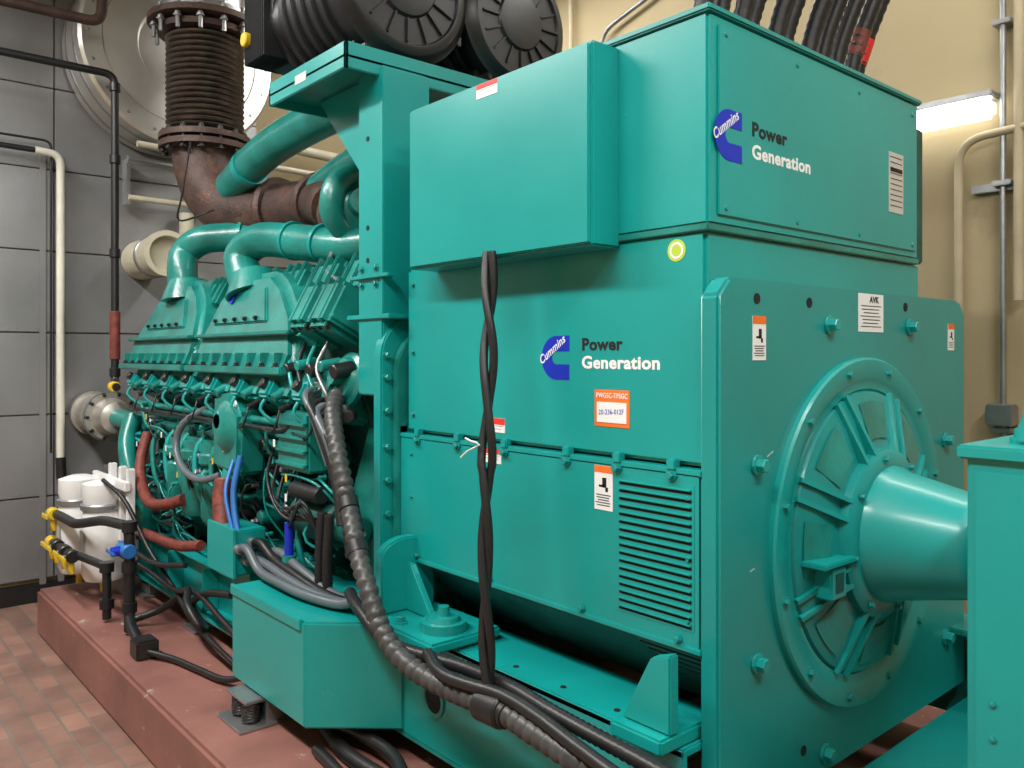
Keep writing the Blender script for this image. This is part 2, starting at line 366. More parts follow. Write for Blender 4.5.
sticker(G,'y',1.545,-1.895,2.437,.098,.042,RED,.35,2)
sticker(G,'x',-1.15,1.81,1.692,.058,.11,ORG,.18,5,fig=True)
sticker(G,'x',-1.15,2.98,1.711,.05,.09,ORG,.2,4,fig=True)
sticker(G,'x',-1.15,2.40,1.774,.155,.112,None,.22,7)
text('nameplate_text',G,'AVK',(-1.148,2.39,1.805),'x',.06,.018,INK,off=.001)
plate('nameplate',G,'x',-1.184,2.64,2.195,.10,.19,PLATE)
for i in range(10): plate('nameplate_line',G,'x',-1.1822,2.64,2.275-i*.017,.08,.0025,BOLT,.0005)
plate('nameplate_band',G,'x',-1.1822,2.64,2.235,.084,.012,INK,.0005)

# column + platform
box('support_column',G,-2.73,-2.56,1.60,1.80,1.5,2.70,TEAL,.006)
box('column_edge_fold',G,-2.565,-2.55,1.595,1.80,1.8,2.68,TEAL,.003)
box('column_cap_plate',G,-2.80,-2.50,1.59,1.85,1.78,1.80,TEAL,.004)
for z in (2.0,2.12,2.45): lathe('column_hole',G,[(0,.010),(.002,.010)],(-2.66,1.60,z),(0,-1,0),DARK,12)
box('column_joint',G,-2.76,-2.50,1.585,1.62,1.93,1.945,TEAL,.003)
for x in (-2.70,-2.60):
    for z in (1.97,1.91): hexb('column_bolt',G,(x,1.60,z),(0,-1,0),.010,.014,TEALB)
box('platform_deck',G,-3.2,-2.58,1.46,3.2,2.70,2.715,TEALD,.003)
box('platform_lip_near',G,-3.2,-2.58,1.46,1.475,2.665,2.76,TEAL,.003)
box('platform_lip_end',G,-2.595,-2.58,1.46,3.2,2.665,2.76,TEAL,.003)
box('platform_lip_rear',G,-3.2,-3.185,1.46,3.2,2.665,2.74,TEAL,.003)
box('platform_rib',G,-3.19,-2.6,1.78,1.80,2.62,2.70,TEALD,.003)
extr('column_gusset',G,[(-3.12,2.70),(-2.73,2.70),(-2.73,2.30),(-2.80,2.36),(-3.05,2.62)],'y',1.64,1.76,TEAL,.008)
plate('platform_plate',G,'y',1.46,-2.92,2.71,.09,.035,PLATE)
cyl('column_far',G,(-2.65,3.05,1.5),(-2.65,3.05,2.7),.08,TEALD)
# engine
Ex0,Ex1=-5.35,-2.80
blk=[(1.88,.5),(2.88,.5),(2.95,.8),(3.1,1.3),(3.2,1.55),(3.0,1.9),(2.7,1.8),(2.38,1.7),(2.06,1.8),(1.80,1.9),(1.66,1.55),(1.76,1.3),(1.84,.8)]
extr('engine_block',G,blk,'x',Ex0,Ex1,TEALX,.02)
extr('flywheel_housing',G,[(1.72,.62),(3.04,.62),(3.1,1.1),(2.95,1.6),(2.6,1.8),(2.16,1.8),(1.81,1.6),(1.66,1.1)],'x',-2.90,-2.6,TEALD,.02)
for z in (.8,.95,1.1,1.25,1.4,1.52): hexb('flywheel_bolt',G,(-2.72,1.69 if z<1.2 else 1.72,z),(0,-1,0),.014,.02,BOLT)
pitch=.31
for i in range(8):
    x=Ex0+.04+i*pitch
    Rm=Matrix.Rotation(math.radians(-28),3,'X')
    box('cylinder_head',G,x,x+pitch-.03,1.55,1.78,1.40,1.57,TEALD,.018,Rm)
    box('injector_block',G,x+.06,x+.15,1.50,1.60,1.45,1.53,TEAL,.012,Rm)
    cyl('injector_cap',G,(x+.105,1.53,1.51),(x+.105,1.49,1.535),.022,BOLT,10)
    cyl('injector_nut',G,(x+.20,1.56,1.50),(x+.20,1.50,1.47),.02,TEALD,12)
    cyl('injector_plug',G,(x+.24,1.56,1.44),(x+.24,1.51,1.42),.014,BLK,10)
    tube('injector_line',G,[(x+.10,1.51,1.46),(x+.10,1.49,1.42),(x+.13,1.53,1.37),(x+.17,1.60,1.34)],.008,TEAL,8)
    tube('injector_wire',G,[(x+.24,1.51,1.42),(x+.25,1.49,1.36),(x+.18,1.50,1.33),(x+.02,1.52,1.335)],.005,BLK,6)
    hexb('head_bolt',G,(x+.03,1.56,1.45),(0,-1,-.5),.012,.02,BOLT)
    hexb('head_bolt',G,(x+.25,1.56,1.45),(0,-1,-.5),.012,.02,BOLT)
    lathe('crankcase_door',G,[(0,.10),(.015,.10),(.02,.09),(.02,.05),(.03,.045)],(x+.14,1.80,.98),(0,-1,-.05),TEALD,20)
    for k in range(4): hexb('door_bolt',G,(x+.14+.082*math.cos(k*1.57+.78),1.79,.98+.082*math.sin(k*1.57+.78)),(0,-1,0),.008,.012,BOLT)
    box('block_rib',G,x-.015,x+.012,1.70,1.90,.62,1.38,TEALD,.008)
    box('rocker_cover',G,x+.01,x+pitch-.03,1.74,1.98,1.84,2.03,TEALD,.03,Rm)
    for k in range(3): box('rocker_rib',G,x+.05+k*.08,x+.065+k*.08,1.735,1.98,1.86,2.045,TEALD,.005,Rm)
pipe('fuel_rail',G,[(-5.3,1.57,1.36),(-3.0,1.57,1.36),(-2.92,1.6,1.2)],.017,TEALD)
pipe('fuel_rail_low',G,[(-5.3,1.62,1.30),(-3.1,1.62,1.30)],.012,TEALD)
pipe('harness_conduit',G,[(-5.2,1.52,1.335),(-3.2,1.52,1.335),(-3.0,1.55,1.42)],.011,BLK)
box('water_rail',G,-5.35,-3.0,1.60,1.70,1.20,1.27,TEALD,.02)
box('oil_rail',G,-5.3,-3.0,1.70,1.80,.70,.76,TEALD,.02)
# rear end large rocker covers and brackets next to the flywheel housing
Rm=Matrix.Rotation(math.radians(-28),3,'X')
for x,zz in ((-3.10,1.80),(-2.93,1.80)):
    box('rear_cover',G,x-.09,x+.07,1.55,1.82,zz-.10,zz+.10,TEALD,.022,Rm)
    box('rear_cover_rim',G,x-.10,x+.08,1.54,1.84,zz-.075,zz-.055,TEALD,.004,Rm)
    for k in range(2): box('rear_cover_rib',G,x-.05+k*.07,x-.038+k*.07,1.55,1.83,zz-.09,zz+.108,TEALD,.004,Rm)
    for k in range(3): hexb('cover_bolt',G,(x-.07+k*.06,1.56,zz-.04),(0,-.9,.4),.011,.018,BOLT)
for k in range(5):
    cyl('rear_fitting',G,(-3.2+k*.1,1.62,1.60+.02*(k%2)),(-3.2+k*.1,1.53,1.585+.02*(k%2)),.022 if k%2 else .03,TEALD if k%2 else BOLT,12)
def lean(c): return (c.x, c.y+(c.z-1.6)*.38, c.z)
A_=[(-5.42,1.57),(-4.36,1.57),(-4.34,1.68),(-4.46,1.90),(-4.58,2.00),(-4.74,2.08),(-5.08,2.08),(-5.25,1.98),(-5.42,1.74)]
B_=[(-4.29,1.57),(-3.20,1.55),(-3.18,1.66),(-3.32,1.84),(-3.52,1.98),(-3.68,2.05),(-4.06,2.05),(-4.22,1.95),(-4.29,1.74)]
for nm,pl in (('a',A_),('b',B_)):
    extr('aftercooler_housing_'+nm,G,pl,'y',1.53,1.90,TEALD,.035,lean,3)
    x0,x1=pl[0][0],pl[1][0]
    box('aftercooler_flange_'+nm,G,x0-.01,x1+.01,1.50,1.66,1.565,1.60,TEALD,.006)
    box('aftercooler_seam_'+nm,G,x0+.01,x1-.01,1.545,1.60,1.735,1.755,TEALD,.006)
    for k in range(8):
        xx=x0+.07+k*(x1-x0-.14)/7
        hexb('housing_bolt',G,(xx,1.52,1.60),(0,0,1),.012,.018,BOLT)
        box('housing_rib',G,xx-.008,xx+.008,1.512,1.60,1.59,1.66,TEALD,.004)
    xc=(pl[4][0]+pl[7][0])/2
    extr('housing_face_panel',G,[(xc-.30,1.80),(xc+.34,1.80),(xc+.20,1.97),(xc-.22,1.97)],'y',1.517,1.54,TEALD,.008,lean)
    for k in range(5): hexb('face_bolt',G,(xc-.25+k*.12,1.597,1.82),(0,-1,.38),.009,.014,BOLT)
lathe('round_badge',G,[(0,.03),(.003,.03)],(-4.0,1.635,1.93),(0,-1,.38),BLUE,20)
tube('charge_pipe_a',G,[(-4.92,1.72,2.02),(-4.95,1.72,2.16),(-4.98,1.75,2.26),(-4.90,1.82,2.33),(-4.8,1.95,2.35),(-4.6,2.15,2.35)],.085,TEALD,20)
tube('charge_pipe_b',G,[(-4.00,1.74,1.96),(-4.10,1.73,2.08),(-4.13,1.74,2.17),(-4.02,1.79,2.235),(-3.72,1.86,2.20),(-3.40,1.92,2.15),(-3.2,2.0,2.15)],.088,TEALD,20)
lathe('charge_elbow_collar',G,[(0,.15),(.05,.13),(.12,.10)],(-3.98,1.75,1.95),(-.3,0,.9),TEALD,24)
lathe('charge_elbow_collar',G,[(0,.15),(.05,.13),(.12,.10)],(-4.91,1.74,1.97),(-.1,0,1),TEALD,24)
for p,a in (((-3.78,1.85,2.213),(1,.2,-.15)),((-3.55,1.89,2.178),(1,.2,-.15)),((-4.75,2.0,2.35),(.7,.7,0))):
    lathe('pipe_clamp',G,[(0,.097),(.02,.097),(.02,.09)],p,a,TEAL,24)
tube('crossover_pipe',G,[(-4.85,1.98,2.66),(-4.4,1.98,2.78),(-3.9,2.0,2.84),(-3.3,2.05,2.88)],.10,TEALD,20)
tube('crossover_pipe_b',G,[(-4.5,2.15,2.44),(-3.9,2.15,2.60),(-3.3,2.15,2.68)],.075,TEALD,20)
lathe('pipe_band',G,[(0,.11),(.05,.11)],(-4.62,1.98,2.725),(.5,0,.12),TEAL,24)
def turbo(x,y,z,k,m1,m2):
    lathe('compressor_housing',G,[(0,.05*k),(.01,.10*k),(.05*k,.15*k),(.12*k,.155*k),(.17*k,.12*k),(.19*k,.07*k),(.25*k,.07*k),(.25*k,.05*k)],(x,y,z),(1,-.25,.05),m1,32)
    lathe('turbine_housing',G,[(0,.07*k),(.02,.12*k),(.12*k,.14*k),(.2*k,.10*k),(.28*k,.08*k)],(x-.02,y,z),(-1,.25,-.05),m2,32)
    for q in range(10):
        t=q*.628; hexb('turbo_bolt',G,(x+.06*k,y+.13*k*math.cos(t),z+.13*k*math.sin(t)),(1,-.25,.05),.008,.016,BOLT)
turbo(-3.45,1.98,2.33,.9,TEALD,RUST)
turbo(-3.15,2.0,2.10,.75,TEALD,RUST)
turbo(-4.5,2.6,2.35,1,TEALD,RUST)
tube('turbo_scroll',G,[(-3.36,1.90,2.20),(-3.34,1.82,2.30),(-3.34,1.86,2.44),(-3.35,2.0,2.49),(-3.35,2.12,2.42),(-3.35,2.14,2.30),(-3.3,2.1,2.18)],.05,TEALD,16,r1=.075)
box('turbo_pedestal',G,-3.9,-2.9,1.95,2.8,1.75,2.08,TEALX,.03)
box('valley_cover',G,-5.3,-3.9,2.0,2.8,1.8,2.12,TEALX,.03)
tube('turbo_oil_line',G,[(-3.4,1.9,2.2),(-3.38,1.84,2.1),(-3.3,1.78,2.02),(-3.1,1.75,1.95)],.012,STEEL,8)
tube('turbo_heat_wire',G,[(-4.9,1.75,2.9),(-4.95,1.72,2.6),(-5.0,1.72,2.45),(-4.8,1.85,2.5)],.006,BLK,6)
# exhaust
E=empty('exhaust_riser')
ex,ey=-5.2,1.95
tube('elbow',E,[(ex,ey,2.98),(ex+.01,ey,2.85),(ex+.09,ey+.03,2.66),(ex+.28,ey+.10,2.52),(ex+.50,ey+.18,2.50),(ex+.72,ey+.24,2.50),(-4.2,2.22,2.48)],.20,RUST,28,r1=.15)
tube('turbine_outlet',E,[(-4.35,2.2,2.49),(-4.0,2.15,2.46),(-3.7,2.05,2.38)],.13,RUST,24)
for p,a,r in (((-4.62,2.16,2.50),(1,.25,0),.19),((-4.15,2.2,2.48),(1,-.1,-.1),.17)):
    lathe('exhaust_vband',E,[(0,r),(.03,r+.012),(.06,r)],p,a,RUST,28)
def flange(z,r,h,m):
    lathe('flange',E,[(0,r),(h,r)],(ex,ey,z),(0,0,1),m,40)
for z,r in ((2.93,.275),(2.985,.275),(3.64,.28),(3.70,.34)):
    flange(z,r,.035,RUST)
for q in range(14):
    t=q*2*math.pi/14
    cyl('flange_stud',E,(ex+.245*math.cos(t),ey+.245*math.sin(t),2.90),(ex+.245*math.cos(t),ey+.245*math.sin(t),3.05),.012,BOLT,8)
    cyl('flange_stud',E,(ex+.30*math.cos(t),ey+.30*math.sin(t),3.60),(ex+.30*math.cos(t),ey+.30*math.sin(t),3.79),.013,STEEL,8)
    for z in (2.905,3.02): hexb('flange_nut',E,(ex+.245*math.cos(t),ey+.245*math.sin(t),z),(0,0,1),.017,.022,BOLT)
    for z in (3.67,3.745): hexb('flange_nut',E,(ex+.30*math.cos(t),ey+.30*math.sin(t),z),(0,0,1),.018,.024,STEEL)
prof=[(0,.17)]
for i in range(17):
    z=.02+i*.035; prof+=[(z,.175),(z+.006,.225),(z+.018,.235),(z+.026,.225),(z+.032,.175)]
lathe('bellows',E,prof,(ex,ey,3.02),(0,0,1),BELL,40,60)
lathe('riser_pipe',E,[(0,.30),(.04,.30),(.08,.22),(.45,.22)],(ex,ey,3.735),(0,0,1),STEEL,36)
tube('riser_bend',E,[(ex,ey,4.15),(ex,ey,4.4),(ex+.1,ey+.05,4.6),(ex+.3,ey+.15,4.68),(ex+.8,ey+.5,4.68),(ex+.8,4.25,4.68)],.22,ALU,28)
M=empty('exhaust_silencer')
lathe('jacket',M,[(0,.60),(.02,.66),(.42,.66),(.44,.64),(.44,.52),(.43,.515),(.44,.51),(.44,.3),(.40,.28),(.40,0)],(XL+.012,2.02,3.75),(1,0,0),ALU,72)
for a in (.12,.30): lathe('band',M,[(0,.664),(.03,.664)],(XL+a,2.02,3.75),(1,0,0),STEEL,72)
for q in range(20):
    t=q*.314; lathe('jacket_screw',M,[(0,.012),(.006,.008)],(XL+.452,2.02+.60*math.cos(t),3.75+.60*math.sin(t)),(1,0,0),STEEL,8)
# air cleaners
AC=empty('air_cleaner_pair')
def cleaner(y,z,r,x0):
    L=-2.6-x0
    pr=[(0,r*.7),(.02,r*.8),(.04,r*.95)]
    nr=6
    for i in range(nr):
        a=.06+i*(L-.18)/nr; pr+=[(a,r*.95),(a+.005,r),(a+.03,r),(a+.035,r*.95)]
    pr+=[(L-.10,r*.95),(L-.09,r*1.03),(L-.04,r*1.03),(L-.03,r*.97),(L-.01,r*.93),(L,r*.88),(L,r*.80),(L-.012,r*.78),(L-.012,r*.45),(L,r*.42),(L+.004,r*.3),(L+.004,0)]
    lathe('canister',AC,pr,(x0,y,z),(1,0,0),BLKP,56)
    for q in range(16):
        t=q*2*math.pi/16
        c=Vector((-2.612,y+r*.61*math.cos(t),z+r*.61*math.sin(t)))
        box('end_rib',AC,c.x-.008,c.x+.010,c.y-r*.16,c.y+r*.16,c.z-.004,c.z+.004,BLKP,.002,Matrix.Rotation(t,3,'X'))
    for q in (-.5,1.2,2.6,4.2): 
        t=q; c=(x0+L-.08,y+r*1.04*math.cos(t),z+r*1.04*math.sin(t)); box('latch',AC,c[0]-.04,c[0]+.04,c[1]-.012,c[1]+.012,c[2]-.02,c[2]+.02,BOLT,.004)
    box('saddle',AC,x0+.2,x0+.26,y-.18,y+.18,2.715,z-r*.8,BLKP,.005); box('saddle',AC,-2.75,-2.69,y-.18,y+.18,2.715,z-r*.8,BLKP,.005)
cleaner(1.74,3.055,.295,-3.22); cleaner(2.31,3.055,.27,-3.2)
cyl('dust_bowl',AC,(-3.34,1.60,3.02),(-3.10,1.62,3.02),.17,BLKP,32)
for i in range(10): box('bowl_fin',AC,-3.35+i*.02,-3.342+i*.02,1.42,1.78,2.86,3.18,BLKP,.002)
cyl('bowl_cap',AC,(-3.32,1.43,2.96),(-3.32,1.40,2.96),.03,YEL,16)
tube('rubber_elbow',AC,[(-3.15,2.31,3.05),(-3.4,2.35,3.0),(-3.5,2.4,2.8),(-3.45,2.4,2.5)],.11,BLKP,20)

# engine side clutter
def T(n,p,r,m,**k): tube(n,G,p,r,m,**k)
lathe('coolant_pump',G,[(0,.06),(.02,.13),(.10,.14),(.14,.10),(.16,.06)],(-3.75,1.62,1.32),(0,-1,0),TEALD,28)
extr('pump_bracket',G,[(-3.92,1.12),(-3.62,1.10),(-3.60,1.38),(-3.72,1.48),(-3.90,1.46)],'y',1.50,1.64,TEALD,.02)
cyl('pump_cap',G,(-3.76,1.50,1.35),(-3.76,1.46,1.35),.045,TEAL,20)
for k in range(6): hexb('pump_bolt',G,(-3.76+.09*math.cos(k*1.05),1.50,1.32+.09*math.sin(k*1.05)),(0,-1,0),.009,.016,BOLT)
T('pump_pipe',[(-3.78,1.56,1.15),(-3.78,1.52,1.0),(-3.7,1.52,.85),(-3.6,1.60,.75)],.045,TEALD)
T('red_sleeve',[(-3.74,1.49,1.08),(-3.72,1.47,.98),(-3.66,1.46,.85),(-3.62,1.50,.78)],.040,REDT,rib=(.012,.004))
T('blue_hose',[(-3.58,1.5,1.2),(-3.56,1.46,1.05),(-3.50,1.45,.9),(-3.42,1.46,.78),(-3.35,1.5,.76)],.014,BLUEH)
T('blue_hose',[(-3.66,1.5,1.17),(-3.60,1.44,1.05),(-3.52,1.43,.92),(-3.45,1.44,.80)],.009,BLUEH)
T('grey_hose',[(-4.15,1.6,1.40),(-4.3,1.50,1.30),(-4.32,1.47,1.18),(-4.18,1.46,1.08),(-3.98,1.47,1.05),(-3.86,1.52,1.08)],.018,GREYH)
for i in range(5):
    x=-4.9+i*.22
    T('drain_tube',[(x,1.6,1.25),(x,1.54,1.15),(x+.05,1.54,.95),(x+.12,1.62,.80)],.014,TEAL if i%2 else TEALD)
for x in (-4.62,-4.38,-4.12):
    lathe('oil_filter_can',G,[(0,.02),(.01,.06),(.04,.075),(.26,.075),(.28,.06),(.30,.03)],(x,1.60,.80),(0,0,1),TEALD,24)
    cyl('oil_filter_head',G,(x,1.60,1.10),(x,1.60,1.16),.085,TEALD,24)
box('filter_manifold',G,-4.75,-4.0,1.55,1.75,1.14,1.22,TEALD,.02)
T('red_hose',[(-5.0,1.54,1.20),(-4.96,1.49,1.05),(-4.85,1.46,.94),(-4.66,1.44,.86),(-4.5,1.46,.86),(-4.35,1.52,.90)],.028,REDT,rib=(.012,.003))
T('red_return_hose',[(-5.3,1.46,.66),(-5.0,1.45,.66),(-4.6,1.44,.68),(-4.2,1.44,.70),(-3.95,1.46,.74)],.024,REDT,rib=(.012,.003))
T('fuel_line',[(-5.4,1.42,.60),(-5.0,1.42,.57),(-4.5,1.42,.56),(-4.1,1.44,.62)],.014,BLK)
lathe('front_pulley',G,[(0,.12),(.03,.22),(.08,.22),(.10,.15)],(-5.36,1.95,.80),(-1,0,0),TEALD,32)
lathe('raw_water_pump',G,[(0,.08),(.02,.14),(.12,.15),(.16,.10),(.22,.07)],(-5.1,1.62,.72),(0,-1,0),TEALD,28)
lathe('pump_face',G,[(0,.09),(.02,.085)],(-5.1,1.40,.72),(0,-1,0),TEAL,28)
T('pump_elbow',[(-5.1,1.5,.8),(-5.15,1.48,1.0),(-5.25,1.5,1.15),(-5.3,1.55,1.28)],.05,TEALD)
box('ecm_box',G,-3.25,-2.98,1.52,1.62,1.18,1.42,TEALD,.01)
for i in range(4): box('ecm_fin',G,-3.24,-2.99,1.505,1.53,1.20+i*.055,1.215+i*.055,TEALD,.003)
lathe('speed_cover',G,[(0,.11),(.02,.11),(.03,.09),(.05,.08),(.05,.03),(.09,.03)],(-2.85,1.64,1.55),(0,-1,.2),TEALD,28)
for i in range(4):
    T('control_line',[(-3.3+i*.1,1.62,1.70),(-3.2+i*.08,1.55,1.60),(-3.12+i*.09,1.53,1.50),(-3.1+i*.07,1.58,1.40)],.009,(TEAL,BLK,TEALD,STEEL)[i])
cyl('starter_motor',G,(-3.2,1.62,.98),(-2.88,1.62,.98),.085,TEALX,28)
cyl('starter_motor_nose',G,(-2.92,1.62,.98),(-2.75,1.62,.98),.06,TEALD,24)
cyl('starter_solenoid',G,(-3.15,1.55,1.10),(-2.92,1.55,1.10),.035,BLK,20)
cyl('heater_cartridge',G,(-3.10,1.50,.84),(-3.10,1.50,.98),.018,BLUE,16)
lathe('heater_cap',G,[(0,.045),(.05,.045),(.06,.028),(.10,.028)],(-3.10,1.50,.745),(0,0,1),TEALD,16)
for x in (-2.86,-2.80): T('vertical_black_pipe',[(x,1.52,1.05),(x,1.51,.9),(x,1.51,.76)],.018,BLK,rib=(.01,.003))
for i in range(5):
    T('thin_harness',[(-3.5+i*.07,1.62,1.25-i*.03),(-3.3+i*.05,1.50,1.12-i*.04),(-3.1+i*.04,1.48,1.0+i*.02),(-2.9,1.55,1.02-i*.03)],.007,BLK)
for i in range(80):
    x=random.uniform(-5.3,-2.95); z=random.uniform(.70,1.38); L=random.uniform(.08,.40)
    y=1.58+random.uniform(-.06,.06); mm=random.choice((TEAL,TEALD,BLK,TEALD,TEALD,TEAL,BLK)); r=random.choice((.005,.006,.009,.012))
    if i%2: T('small_line',[(x,y+.08,z),(x+.03,y,z-.02),(x+L*.5,y-.01,z-.03*random.random()),(x+L,y,z-random.uniform(0,.15)),(x+L+.03,y+.1,z-.16)],r,mm,seg=8)
    else: T('small_line',[(x,y+.1,z),(x,y,z-.01),(x+random.uniform(-.05,.05),y-.01,z-L*.5),(x+random.uniform(-.08,.08),y+.08,z-L*.9)],r,mm,seg=8)
    hexb('fitting',G,(x+random.uniform(0,.1),y+.02,z),(0,-1,0),random.uniform(.008,.016),.03,random.choice((TEAL,BOLT,TEALD,STEEL)))
for i in range(56):
    x=random.uniform(-5.3,-2.95); z=random.uniform(.66,1.36); s=random.uniform(.02,.06); y=1.62+random.uniform(-.03,.06)
    if i%2: box('small_casting',G,x-s,x+s,y-.03,y+.15,z-s*.8,z+s*.8,random.choice((TEALD,TEALD,TEALX)),.008)
    else: cyl('small_sensor',G,(x,y+.12,z),(x,y-.03,z),s*.7,random.choice((TEALD,BOLT,TEALD,BLK)),14)
for i in range(14):
    x=random.uniform(-5.2,-3.0); z=random.uniform(1.0,1.36); plate('wire_tag',G,'y',1.50,x,z,.018,.03,random.choice((STW,YEL,STW)))
# isolators
I=empty('spring_isolator')
box('base_plate',I,-3.14,-2.92,1.22,1.42,.263,.275,STEEL,.003)
box('top_plate',I,-3.12,-2.94,1.25,1.40,.355,.368,STEEL,.003)
for x in (-3.075,-2.985):
    tube('spring',I,[(x+.03*math.cos(t*.8),1.29+.03*math.sin(t*.8),.277+t*.078/60) for t in range(60)],.006,BOLT,8,straight=True)
box('side_post',I,-3.13,-3.11,1.33,1.40,.27,.36,STEEL,.002); box('side_post',I,-2.95,-2.93,1.33,1.40,.27,.36,STEEL,.002)
for x,y in ((-1.9,1.60),(-5.0,1.56),(-4.2,1.56),(-2.3,3.05),(-4.5,3.05),(-.85,3.05),(-.9,2.3)):
    I2=empty('spring_isolator'); box('base_plate',I2,x-.09,x+.09,y-.07,y+.1,.263,.275,STEEL,.003); box('housing',I2,x-.07,x+.07,y-.04,y+.07,.275,.344,STEEL,.01); cyl('bolt',I2,(x-.075,y,.27),(x-.075,y,.33),.012,BOLT,8)

# junction box
J=empty('junction_box')
box('enclosure',J,-3.73,-3.45,1.42,1.56,.70,.895,TEAL,.006)
box('cover',J,-3.74,-3.44,1.41,1.425,.69,.905,TEAL,.004)
box('mount_leg',J,-3.70,-3.48,1.50,1.58,.61,.70,TEALD,.004)
for i,(dy,dz) in enumerate(((0,.10),(.03,.05),(.06,.12),(.09,.07))):
    cyl('gland',J,(-3.45,1.43+dy,.72+dz),(-3.40,1.43+dy,.72+dz),.021,STEEL,14)
    tube('flex_conduit',J,[(-3.42,1.43+dy,.72+dz),(-3.32,1.42+dy,.75+dz*.9),(-3.20,1.42+dy,.775+.02*i),(-3.0,1.41+dy,.77+.012*i),(-2.80,1.42+dy,.765),(-2.62,1.46+dy*.5,.765),(-2.52,1.50,.80)],.016,GREYH if i!=2 else BLK,rib=(.008,.003))
# main cable looms
C=empty('cable_loom')
path=[(-2.85,1.58,1.50),(-2.74,1.50,1.44),(-2.62,1.45,1.32),(-2.53,1.44,1.15),(-2.42,1.41,1.02),(-2.33,1.39,.93),(-2.23,1.39,.79),(-2.10,1.40,.715),(-1.92,1.42,.69),(-1.70,1.43,.695),(-1.55,1.42,.69),(-1.40,1.42,.675),(-1.20,1.42,.66),(-.9,1.43,.64)]
tube('armoured_cable',C,path,.026,TAPE,16,rib=(.011,.0065),per=3)
p2=[(x+.012,y-.02+.02*math.sin(i),z+.045) for i,(x,y,z) in enumerate(path[8:])]
tube('second_cable',C,[(-2.05,1.44,.75)]+p2,.018,BLK,12)
tube('third_cable',C,[(-2.62,1.50,.80),(-2.45,1.44,.79),(-2.25,1.42,.74),(-2.05,1.45,.735),(-1.9,1.47,.74),(-1.7,1.47,.745),(-1.5,1.46,.735),(-1.2,1.46,.72),(-.9,1.46,.70)],.018,BLK,12,rib=(.010,.0035))
for i in range(6):
    tube('branch_cable',C,[(-3.0+.05*i,1.58,1.52-.02*i),(-2.9+.03*i,1.47,1.50-.02*i),(-2.80+.04*i,1.45,1.42-.03*i),(-2.70+.045*i,1.46,1.25-.04*i),(-2.62+.03*i,1.45,1.05),(-2.55,1.46,.95)][:4+i%3],.013+.004*(i%2),BLK if i%3 else GREYH,10)
    cyl('branch_gland',C,(-3.03+.05*i,1.60,1.52-.02*i),(-2.97+.05*i,1.55,1.52-.02*i),.024,BOLT if i%2 else STEEL,12)
for p,q in ((path[4],path[5]),(path[9],path[10]),(path[3],path[4])):
    a=Vector(p); d=(Vector(q)-a); lathe('tape_wrap',C,[(0,.036),(.04,.036)],a,d,BLK,16)
for ph in (0,math.pi):
    pts=[]
    for i in range(60):
        f=i/59; z=1.95-f*1.24; x=-1.86+f*.12+.010*math.sin(f*5); y=1.525-.09*math.sin(f*1.57)
        w=.011+.007*abs(math.sin(f*9))*(1 if f<.5 else .3); t=f*15+ph
        pts.append((x+w*math.cos(t),y+w*math.sin(t)*.8,z))
    tube('hanging_cable',C,pts,.0125,BLK,10,straight=True)
tube('cable_tie',C,[(-1.87,1.46,1.40),(-1.85,1.43,1.415),(-1.82,1.425,1.41),(-1.80,1.44,1.40),(-1.84,1.43,1.38),(-1.86,1.42,1.36)],.0025,STW,6)
cyl('tape_joint',C,(-1.78,1.43,.69),(-1.68,1.43,.695),.046,BLK,20)
# output cables on top
K=empty('power_cable_bundle')
for i in range(11):
    y=1.82+i*.086; dx=random.uniform(-.03,.03); m_=BLK
    pts=[(-1.34+dx,y,2.46),(-1.33+dx,y,2.60),(-1.27+dx,y+.03,2.80),(-1.16+dx,y+.08,3.1),(-1.05+dx,y+.14,3.6),(-1.0,y+.18,4.95)]
    tube('cable',K,pts,.024,m_,12,rib=(.015,.003))
    cyl('gland',K,(pts[0][0],y,2.49),(pts[0][0],y,2.53),.036,BOLT,16)
    if i>8: tube('red_tape',K,[(-1.327+dx,y+.002,2.62),(-1.315+dx,y+.009,2.66),(-1.303+dx,y+.014,2.70)],.0275,REDT if i==9 else RED,12)

# ---------------------------------------------------------------- fuel filter skid on plinth
F=empty('fuel_filter_assembly')
for x,y in ((-5.38,1.27),(-5.10,1.33)):
    lathe('filter_bowl',F,[(0,.03),(.015,.10),(.05,.115),(.38,.115),(.42,.10),(.43,.05)],(x,y,.36),(0,0,1),WHITE,28)
    lathe('filter_cap',F,[(0,.10),(.04,.112),(.12,.112),(.14,.05)],(x,y,.80),(0,0,1),WHITE,28)
    cyl('filter_head',F,(x,y,.77),(x,y,.81),.122,STEEL,24)
    cyl('filter_drain',F,(x,y,.30),(x,y,.37),.02,YEL,12)
    plate('filter_label',F,'y',y-.115,x,.60,.09,.12,PLATE,.001)
box('backplate',F,-5.46,-4.98,1.42,1.45,.263,.98,STEEL,.004)
for x in (-5.2,-5.0,-4.86): box('white_strut',F,x,x+.04,1.38,1.42,.60,1.02,WHITE,.004)
box('white_bracket',F,-5.46,-4.80,1.36,1.39,.90,.95,WHITE,.004)
pipe('black_manifold',F,[(-5.50,1.15,.72),(-5.0,1.16,.72),(-4.7,1.22,.78),(-4.34,1.25,.80),(-4.34,1.25,.28)],.026,BLKP)
pipe('black_manifold_low',F,[(-5.50,1.14,.55),(-5.2,1.14,.55),(-4.62,1.22,.55),(-4.62,1.22,.28)],.022,BLKP)
pipe('foot_pipe',F,[(-4.34,1.25,.36),(-4.2,1.22,.34),(-4.0,1.20,.31)],.024,BLKP)
